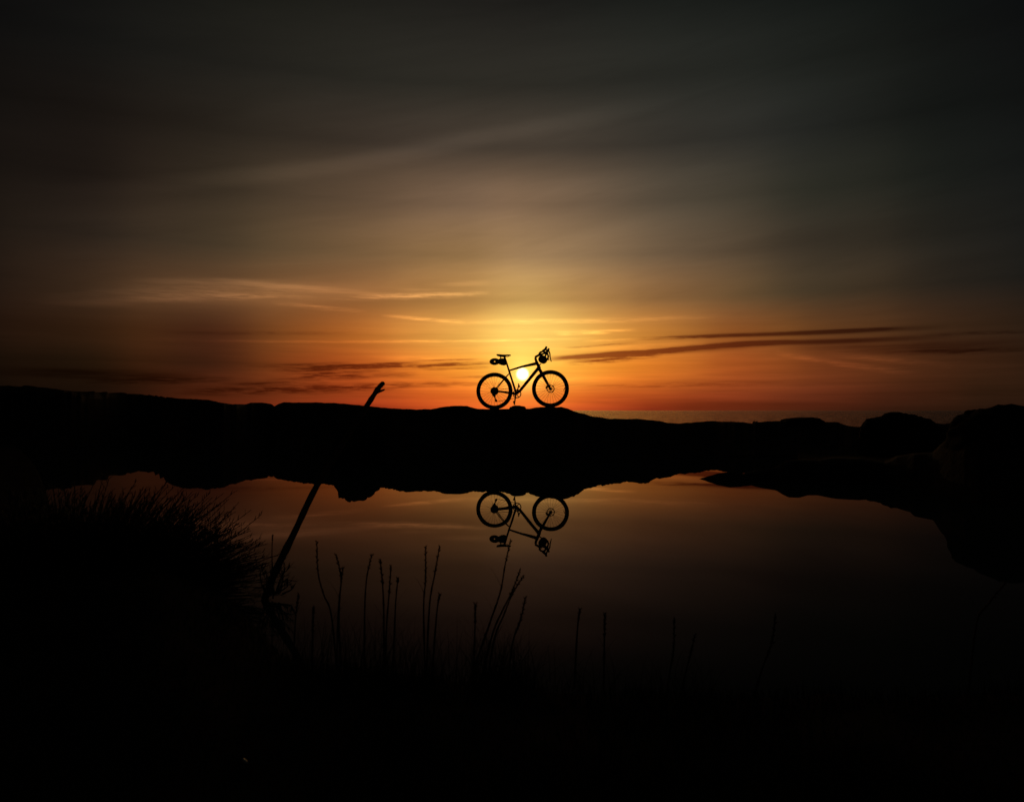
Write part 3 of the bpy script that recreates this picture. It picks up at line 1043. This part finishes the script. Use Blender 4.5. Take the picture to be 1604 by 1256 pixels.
def shrub(name, label, centre, rx, ry, rz, n, leaf, seed, trunk=True):
    rnd = random.Random(seed)
    root = empty(name, centre)
    tag(root, label, 'shrub')
    st, lf = MB(), MB()
    for i in range(n):
        th = rnd.uniform(0, 2 * math.pi)
        cz = rnd.uniform(-0.05, 1.0)
        k = math.sqrt(max(0, 1 - cz * cz))
        q = Vector((math.cos(th) * k, math.sin(th) * k, max(cz, 0)))
        q /= (abs(q.x) ** 2.8 + abs(q.y) ** 2.8 + abs(q.z) ** 2.8) ** (1 / 2.8)
        d = Vector((q.x * rx, q.y * ry, q.z * rz)) * rnd.uniform(0.62, 1.0) * (1.0 + 0.12 * (rnd.random() < 0.2))
        base_ = Vector((d.x * rnd.uniform(0.05, 0.6), d.y * rnd.uniform(0.05, 0.6), 0.0))
        mid = base_.lerp(d, 0.55) + Vector((rnd.uniform(-1, 1), rnd.uniform(-1, 1), rnd.uniform(0, 1))) * 0.025
        tip = d + Vector((rnd.uniform(-1, 1), rnd.uniform(-1, 1), rnd.uniform(-0.2, 1.2))) * 0.03
        pl = bent([base_, mid, tip], 4)
        st.tube(pl, [0.004, 0.0034, 0.003, 0.0026, 0.0022, 0.0018, 0.0015, 0.0012, 0.0009], 4, cap=False)
        m_ = rnd.randint(13, 20)
        for j in range(m_):
            t = 0.42 + 0.58 * j / (m_ - 1)
            q = t * (len(pl) - 1)
            i0 = min(int(q), len(pl) - 2)
            p = pl[i0].lerp(pl[i0 + 1], q - i0)
            ax = (pl[i0 + 1] - pl[i0]).normalized()
            sd = ax.orthogonal().normalized()
            sd.rotate(Matrix.Rotation(rnd.uniform(0, 6.28), 3, ax))
            needle(lf, p, (ax * rnd.uniform(0.8, 1.5) + sd).normalized(), leaf * rnd.uniform(0.5, 1.3), 0.0017)
    st.build('branch', M['stem'], root)
    lf.build('foliage', M['leaf'], root, smooth=False)
    return root


zb = 0.0
shrub('shrub', 'large round dark shrub filling the left bank beside the pool', (-1.66, 2.75, 0.02), 0.73, 0.55, 0.40, 3400, 0.026, 11)
shrub('shrub', 'small tuft of sprigs at the foot of the leaning stick', at(432, 925, 2.9) - Vector((0, 0, 0.01)), 0.08, 0.08, 0.12, 18, 0.03, 12)
shrub('shrub', 'low sparse shrub on the near bank below the leaning stick', (-0.98, 2.25, 0.03), 0.20, 0.18, 0.12, 80, 0.028, 13)


# ------------------------------------------------------------------ reeds
def grass_blade(b, base_, h, lean, w, rnd, nseg=3):
    ang_ = rnd.uniform(0, 6.28)
    s = Vector((math.cos(ang_), math.sin(ang_), 0)) * w
    f = Vector((-math.sin(ang_), math.cos(ang_), 0)) * w * 0.35
    pts = []
    for i in range(nseg + 1):
        t = i / nseg
        c = Vector(base_) + Vector((lean[0] * t * t, lean[1] * t * t, h * t * (1 - 0.15 * t * t)))
        k = 1 - t
        pts += [c - s * k, c + f * k, c + s * k]
    fs_ = []
    for i in range(nseg):
        q = i * 3
        fs_ += [(q, q + 1, q + 4, q + 3), (q + 1, q + 2, q + 5, q + 4)]
    b.add(pts, fs_)


REEDS = [   # polyline tip..base in the photograph, distance, head length factor, what sets it apart
    ([(497, 847), (499, 895), (508, 930), (520, 962), (530, 1045)], 2.0, 0.25, 'tall reed bending left at its tip, nearest the leaning stick'),
    ([(527, 868), (535, 905), (531, 955), (528, 1050)], 1.98, 0.30, 'reed with a kinked tip right of the tall bent reed'),
    ([(538, 888), (534, 925), (532, 975), (536, 1060)], 1.95, 0.2, 'short straight reed crossing in front of the kinked reed'),
    ([(583, 868), (575, 905), (572, 960), (572, 1060)], 1.98, 0.2, 'thin reed leaning right with a faint tip, first of a close trio'),
    ([(596, 876), (600, 915), (602, 970), (602, 1065)], 1.96, 0.3, 'upright reed with a hooked tip in the middle of a close trio'),
    ([(613, 885), (610, 930), (606, 985), (604, 1062)], 1.95, 0.3, 'reed with a thick dark head, last of a close trio'),
    ([(624, 905), (620, 950), (616, 1050)], 1.98, 0.1, 'short thin reed just right of the close trio'),
    ([(667, 855), (667, 905), (664, 955), (667, 1060)], 1.97, 0.4, 'tall straight reed forming the left arm of a narrow V'),
    ([(689, 855), (681, 900), (673, 950), (668, 1058)], 1.97, 0.3, 'tall reed leaning right as the right arm of a narrow V'),
    ([(689, 930), (684, 965), (676, 1055)], 1.93, 0.25, 'short reed leaning right at the foot of the narrow V'),
    ([(745, 945), (744, 985), (742, 1055)], 1.95, 0.4, 'short upright reed standing alone between the V and the long leaning reed'),
    ([(800, 845), (791, 885), (784, 925), (767, 975), (735, 1060)], 2.0, 0.2, 'long slender reed whose tip touches the reflected saddle'),
    ([(815, 891), (802, 925), (787, 955), (772, 990), (752, 1055)], 1.97, 0.3, 'reed leaning right, upper branch of a forked pair'),
    ([(820, 901), (803, 928), (789, 962), (774, 1000), (762, 1060)], 1.94, 0.3, 'reed leaning right with a dark head, lower branch of a forked pair'),
    ([(823, 935), (815, 970), (803, 1005), (795, 1055)], 1.95, 0.5, 'stout reed with a long dark head right of the forked pair'),
    ([(908, 953), (904, 985), (899, 1060)], 1.94, 0.3, 'faint thin reed right of centre, left of a pair'),
    ([(947, 960), (946, 1005), (945, 1075)], 1.93, 0.4, 'faint upright reed right of centre, right of a pair'),
    ([(1055, 968), (1054, 1015), (1047, 1055), (1042, 1090)], 1.9, 0.5, 'thick dark reed, tallest of the right hand reeds'),
    ([(1087, 993), (1081, 1020), (1073, 1050), (1062, 1095)], 1.9, 0.45, 'shorter leaning reed beside the thick dark reed'),
    ([(1213, 963), (1207, 1005), (1192, 1045), (1172, 1105)], 1.88, 0.5, 'lone faint reed leaning right over the dark water'),
    ([(1572, 912), (1545, 945), (1527, 975), (1512, 1090)], 1.9, 0.6, 'lone reed bending right near the right edge'),
    ([(469, 930), (464, 970), (460, 1050)], 2.05, 0.3, 'short reed below the leaning stick, left of the tall bent reed'),
    ([(492, 950), (491, 990), (490, 1050)], 2.0, 0.5, 'stubby reed with a thick head under the tall bent reed'),
    ([(428, 838), (427, 868), (429, 930)], 2.85, 0.2, 'short thin stalk rising beside the shrub, left of the leaning stick'),
]


def make_reed(idx, pts, depth, head, label):
    rnd = random.Random(100 + idx)
    wp = [at(x, y, depth + 0.02 * math.sin(i * 2.1 + idx)) for i, (x, y) in enumerate(pts)][::-1]
    foot = wp[0].copy()
    foot.z = min(foot.z, 0.02) - 0.01
    wp[0] = foot
    path = bent(wp, 7)
    root = empty('reed', foot)
    tag(root, label, 'reed', 'reeds along the near bank')
    loc = [p - foot for p in path]
    n = len(loc)
    b = MB()
    rs = [0.0027 - 0.0012 * i / (n - 1) for i in range(n)]
    rs = [r * (1 + 0.28 * (i % 5 == 0)) for i, r in enumerate(rs)]
    b.tube(loc, rs, 6)
    b.build('stem', M['stem'], root)
    b = MB()
    i0 = int((n - 1) * (1 - head))
    m_ = max(10, int(60 * head))
    for j in range(m_):
        t = i0 + (n - 1 - i0) * j / m_
        k = min(int(t), n - 2)
        p = loc[k].lerp(loc[k + 1], t - k)
        ax = (loc[k + 1] - loc[k]).normalized()
        sd = ax.orthogonal().normalized()
        sd.rotate(Matrix.Rotation(j * 2.4, 3, ax))
        d = (ax * 1.6 + sd).normalized()
        L = rnd.uniform(0.006, 0.011)
        b.tube([p, p + d * L * 0.5, p + d * L], [0.0008, 0.0017, 0.0004], 4)
    b.build('seed_head', M['stem'], root)
    for j in range(rnd.randint(1, 2)):
        k = rnd.randint(int(n * 0.15), int(n * 0.55))
        b = MB()
        an = rnd.uniform(-0.8, 0.8) + (math.pi if rnd.random() < 0.5 else 0)
        d = Vector((math.cos(an), math.sin(an) * 0.5, 0))
        L = rnd.uniform(0.05, 0.10)
        s_ = Vector((-d.y, d.x, 0)) * 0.0018
        pts_, fs_ = [], []
        for q in range(5):
            t = q / 4
            c = loc[k] + d * (L * 0.45 * t) + Vector((0, 0, L * (t - 0.35 * t * t)))
            w = 1 - t * 0.95
            pts_ += [c - s_ * w, c + Vector((0, 0, -0.0008)) * w, c + s_ * w]
        for q in range(4):
            e = q * 3
            fs_ += [(e, e + 1, e + 4, e + 3), (e + 1, e + 2, e + 5, e + 4)]
        b.add(pts_, fs_)
        b.build('leaf', M['grass'], root)


for i, (pts, depth, head, label) in enumerate(REEDS):
    make_reed(i, pts, depth, head, label)

# tall grass behind the shrub
rnd = random.Random(5)
gt = empty('grass_tuft', (-1.85, 3.25, 0.02))
tag(gt, 'tuft of upright grass blades behind the top of the round shrub', 'grass tuft')
b = MB()
for k in range(170):
    x = rnd.uniform(100, 345)
    d = rnd.uniform(3.1, 3.4)
    p = at(x, 700, d)
    p.z = 0.02
    top = HC - (rnd.uniform(744, 790) - HOR) / F * d + (0.0 if x < 260 else -0.03)
    grass_blade(b, p - gt.location, top - 0.02, (rnd.uniform(-0.05, 0.05), rnd.uniform(-0.04, 0.04)), rnd.uniform(0.002, 0.004), rnd, 4)
b.build('blades', M['grass'], gt)

# ground cover on the near bank
rnd = random.Random(21)
b = MB()
gx, gy = [], []
for k in range(22000):
    px = rnd.uniform(-80, 1690)
    d = rnd.uniform(1.0, 2.3 if px > 480 else 3.2)
    gx.append((px - CX) / F * d)
    gy.append(d)
gx, gy = np.array(gx), np.array(gy)
gz = terrain_z(np.arctan2(gx, gy), np.hypot(gx, gy))
for x, y, z in zip(gx, gy, gz):
    if z < 0.005:
        continue
    clump = noise.noise(Vector((x * 3.0, y * 3.0, 1.7)))
    if clump < -0.15 and rnd.random() < 0.6:
        continue
    h = rnd.uniform(0.02, 0.05) * (1 + 0.8 * clump)
    if rnd.random() < 0.05:
        h *= 1.9
    grass_blade(b, (x, y, z - 0.004), h, (rnd.uniform(-0.02, 0.02), rnd.uniform(-0.02, 0.02)), rnd.uniform(0.001, 0.0022), rnd, 2)
for k in range(2200):                                            # taller tussocks among the reeds
    px = rnd.gauss(rnd.choice((480, 545, 610, 670, 760, 800)), 22) if k % 4 else rnd.uniform(420, 1120)
    d = rnd.uniform(1.75, 2.02)
    x = (px - CX) / F * d
    grass_blade(b, (x, d, max(z_at(x, d), 0.0) - 0.004), (0.04 + 0.20 * rnd.random() ** 2.2) * (1 if px < 850 else 0.7), (rnd.gauss(0.012, 0.055), rnd.gauss(0, 0.03)), rnd.uniform(0.0006, 0.0013), rnd, 4)
tag(b.build('grass', M['grass'], smooth=False), 'short dark grass covering the near bank of the pool', 'grass', kind='stuff')

# a wet pebble added for its glint, tilted to mirror the low sky
pp = at(387, 1188, 1.43)
vs_, fs_ = ico(3)
b = MB()
b.add([(v.x * 0.0085, v.y * 0.0075, v.z * 0.0025) for v in vs_], fs_)
o = b.build('pebble', M['pebble'])
o.location = pp
to_cam = (cam.location - pp).normalized()
to_sky = Vector((0.10, 1.0, 0.10)).normalized()
o.rotation_euler = (to_cam + to_sky).normalized().to_track_quat('Z', 'Y').to_euler()
tag(o, 'tiny wet pebble added as a glint in the dark grass of the near bank', 'pebble')
